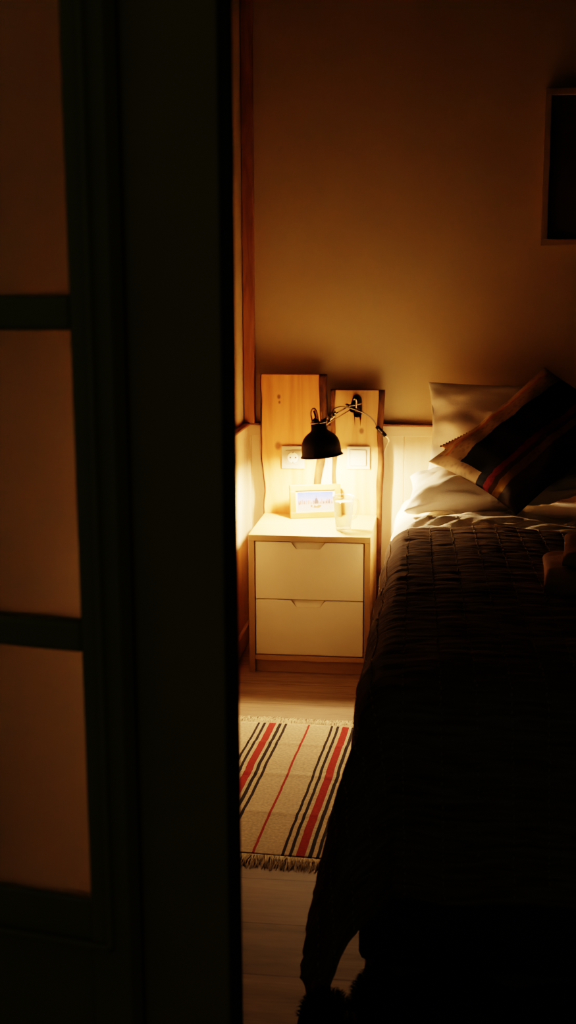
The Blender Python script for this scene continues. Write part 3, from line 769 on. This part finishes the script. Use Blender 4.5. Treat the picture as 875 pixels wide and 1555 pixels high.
# ------------------------------------------------------------------ pillows and cushions
def pillow(name, corner, e1, e2, thick, mat, pinch=.05, seed=0, n=46, nvec=None, crease=.006, flat=.5):
    """soft cushion over the parallelogram corner + a*e1 + b*e2"""
    corner, e1, e2 = V(corner), V(e1), V(e2)
    nrm = nvec or e1.cross(e2).normalized()
    if nrm.y > 0: nrm = -nrm
    bm = bmesh.new(); uvl = bm.loops.layers.uv.new('UVMap')
    def P(a, b_, side):
        u, v = 2*a-1, 2*b_-1
        du = pinch*(1-v*v)*u*abs(u); dvv = pinch*(1-u*u)*v*abs(v)
        h = ((max(0, 1-u*u))**flat)*((max(0, 1-v*v))**flat)*thick/2
        q_ = corner+e1*((u-du)*.5+.5)+e2*((v-dvv)*.5+.5)
        w = crease*noise.noise(V((u*2.5+seed, v*2.5, side*3)))*4*min(1, h/(thick*.2))+crease*.7*noise.noise(V((u*7+seed, v*7, side*3)))
        return q_+nrm*(side*(h+.002)+w*(1 if h > .004 else 0))
    G = {}
    for side in (1, -1):
        for j in range(n+1):
            for i in range(n+1):
                edge = i in (0, n) or j in (0, n)
                if edge and side == -1: G[(side, i, j)] = G[(1, i, j)]
                else:
                    # denser samples near the seam
                    a = .5-.5*math.cos(PI*i/n); b_ = .5-.5*math.cos(PI*j/n)
                    G[(side, i, j)] = bm.verts.new(P(a, b_, side))
        for j in range(n):
            for i in range(n):
                f = bm.faces.new((G[(side, i, j)], G[(side, i+1, j)], G[(side, i+1, j+1)], G[(side, i, j+1)]))
                for l, (ii, jj) in zip(f.loops, ((i, j), (i+1, j), (i+1, j+1), (i, j+1))):
                    l[uvl].uv = (.5-.5*math.cos(PI*ii/n), .5-.5*math.cos(PI*jj/n))
    return obj(name, bm, mat, None, True)

o = pillow('pillow', (.655, -.175, .590), (.70, 0, .0), (.012, .110, .372), .125, M['sheet'], .07, 2, crease=.008)
tag(o, 'white pillow standing upright against the wall behind the cushions', 'pillow')
o = pillow('pillow', (.600, -.480, .575), (.60, .0, .085), (.012, .245, .075), .150, M['sheet'], .06, 5, nvec=V((.0, -.35, 1)).normalized(), crease=.010)
tag(o, 'white pillow lying flat below the cushions, brightly lit by the lamp', 'pillow')
L0, T0_, B0 = V((.676, -.365, .722)), V((1.052, -.285, 1.030)), V((.955, -.565, .585))
o = pillow('cushion', L0, T0_-L0, B0-L0, .125, M['cushion'], .075, 9, crease=.006)
tag(o, 'large striped cushion with a broad navy band, tipped on its corner', 'cushion')
L1 = V((.716, -.300, .766)); e1 = V((.37, .05, .185)); e2 = V((.15, -.10, -.10))
cb = thing('cushion', 'patterned tan cushion with black pompom trim, half hidden behind the striped one', 'cushion', (.9, -.27, .8))
c2 = pillow('cover', L1, e1, e2, .05, M['cushion2'], .02, 4, crease=.003)
c2.parent = cb; c2.location = -cb.location
bm = bmesh.new()
for k in range(40):
    a = k/39; p = L1+e1*a+V((0, -.004, .001)); rad = .0030
    bmesh.ops.create_icosphere(bm, subdivisions=2, radius=rad, matrix=Matrix.Translation(p))
for k in range(6):
    p = L1+e2*(k/10)+V((0, -.004, 0)); bmesh.ops.create_icosphere(bm, subdivisions=2, radius=.0032, matrix=Matrix.Translation(p))
part(cb, 'pompom_trim', bm, M['pompom'], True)

# folded pale throw on the bed
def slab(bm, lo, hi, r, seed, amp=.006):
    b2 = bmesh.new(); bmesh.ops.create_cube(b2, size=1)
    for v in b2.verts: v.co = V([lo[i]+(v.co[i]+.5)*(hi[i]-lo[i]) for i in range(3)])
    bmesh.ops.bevel(b2, geom=b2.edges[:], offset=r, segments=5, affect='EDGES')
    bmesh.ops.subdivide_edges(b2, edges=b2.edges[:], cuts=3, use_grid_fill=True)
    for v in b2.verts:
        v.co += V((noise.noise(v.co*9+V((seed, 0, 0))), noise.noise(v.co*9+V((0, seed, 0))), noise.noise(v.co*9+V((0, 0, seed)))))*amp*2
    me = bpy.data.meshes.new('t'); b2.to_mesh(me); bm.from_mesh(me); b2.free(); return bm
ftw = thing('folded_throw', 'pale folded throw lying on the dark bedspread near right edge', 'throw', (1.17, -1.45, .60))
for (c_, a_, b_, t_, sd_) in (((.958, -1.61, .618), (.44, .02, .0), (.02, .30, 0), .075, 3), ((1.000, -1.585, .668), (.40, .02, .01), (.03, .27, .005), .075, 8)):
    f_ = pillow('layer', c_, a_, b_, t_, M['throw'], .01, sd_, n=30, crease=.003, flat=.3)
    f_.parent = ftw; f_.location = -ftw.location

# shaggy dark fur throw heaped on the floor at the foot of the bed
ft = thing('fur_throw', 'dark shaggy fur throw heaped on the floor at the foot of bed', 'throw', (.68, -2.44, 0))
def mound(x, y):
    z = 0
    for (cx_, cy_, rx, ry, h) in ((.530, -2.410, .050, .060, .046), (.622, -2.385, .055, .055, .088), (.575, -2.50, .085, .09, .055), (.75, -2.44, .16, .12, .105), (.95, -2.44, .15, .11, .09)):
        d_ = ((x-cx_)/rx)**2+((y-cy_)/ry)**2
        if d_ < 1: z = max(z, h*math.sqrt(1-d_))
    return z+.006*noise.noise(V((x*30, y*30, 0)))*(z > .01)
bm = bmesh.new(); nx_, ny_ = 90, 45; g = {}
for j in range(ny_+1):
    for i in range(nx_+1):
        x = .44+.68*i/nx_; y = -2.62+.32*j/ny_; g[i, j] = (x, y, mound(x, y))
vv = {}
def gv(i, j):
    if (i, j) not in vv: vv[i, j] = bm.verts.new((g[i, j][0], g[i, j][1], max(.001, g[i, j][2])))
    return vv[i, j]
for j in range(ny_):
    for i in range(nx_):
        if max(g[i, j][2], g[i+1, j][2], g[i, j+1][2], g[i+1, j+1][2]) > .004:
            bm.faces.new((gv(i, j), gv(i+1, j), gv(i+1, j+1), gv(i, j+1)))
part(ft, 'hide', bm, M['fur'], True)
bm = bmesh.new(); r2 = random.Random(21); cnt = 0
while cnt < 9000:
    x = r2.uniform(.45, 1.1); y = r2.uniform(-2.61, -2.31); z = mound(x, y)
    if z < .006: continue
    e = .004; n_ = V((-(mound(x+e, y)-mound(x-e, y))/(2*e), -(mound(x, y+e)-mound(x, y-e))/(2*e), 1)); n_.normalize()
    d_ = (n_+V((r2.uniform(-.5, .5), r2.uniform(-.5, .5), r2.uniform(-.1, .3)))).normalized(); L_ = r2.uniform(.007, .015)
    p = V((x, y, z)); sd = d_.orthogonal().normalized()*.0008; q2 = p+d_*L_+V((0, 0, -.004)); q2.z = max(q2.z, .002)
    a_ = bm.verts.new(p-sd); b_ = bm.verts.new(p+sd); m1 = bm.verts.new((p+d_*L_*.6)+sd*.7); m2 = bm.verts.new((p+d_*L_*.6)-sd*.7); c_ = bm.verts.new(q2)
    bm.faces.new((a_, b_, m1, m2)); bm.faces.new((m2, m1, c_)); cnt += 1
f_ = part(ft, 'fur', bm, M['fur']); f_['kind'] = 'stuff'

# ------------------------------------------------------------------ world, camera, colour
w = bpy.data.worlds.new('World'); bpy.context.scene.world = w; w.use_nodes = True
w.node_tree.nodes['Background'].inputs[0].default_value = (.55, .60, .35, 1); w.node_tree.nodes['Background'].inputs[1].default_value = .10

cd = bpy.data.cameras.new('camera'); cam = bpy.data.objects.new('camera', cd); C.objects.link(cam)
F_PX, yaw, pitch, roll = 1851.7, .1249, .1891, -.0032
fw = V((-math.sin(yaw)*math.cos(pitch), math.cos(yaw)*math.cos(pitch), -math.sin(pitch)))
rt = V((math.cos(yaw), math.sin(yaw), 0)); u_ = rt.cross(fw)
r3 = rt*math.cos(roll)+u_*math.sin(roll); u3 = -rt*math.sin(roll)+u_*math.cos(roll)
mt = Matrix((r3, u3, -fw)).transposed().to_4x4(); mt.translation = V((.7118, -4.4033, 1.3214))
cam.matrix_world = mt
cd.sensor_fit = 'VERTICAL'; cd.sensor_height = 36; cd.sensor_width = 36*875/1555
cd.lens = F_PX/1555*36; cd.clip_start = .05
cd.dof.use_dof = True; cd.dof.focus_distance = 3.35; cd.dof.aperture_fstop = 4.2
bpy.context.scene.camera = cam

sc = bpy.context.scene
sc.view_settings.view_transform = 'Filmic'
sc.view_settings.look = 'Medium High Contrast'
sc.view_settings.gamma = 0.61
sc.view_settings.exposure = 0.95
sc.cycles.use_denoising = True
sc.cycles.max_bounces = 10; sc.cycles.diffuse_bounces = 6; sc.cycles.transmission_bounces = 8; sc.cycles.transparent_max_bounces = 12
sc.cycles.sample_clamp_indirect = 8
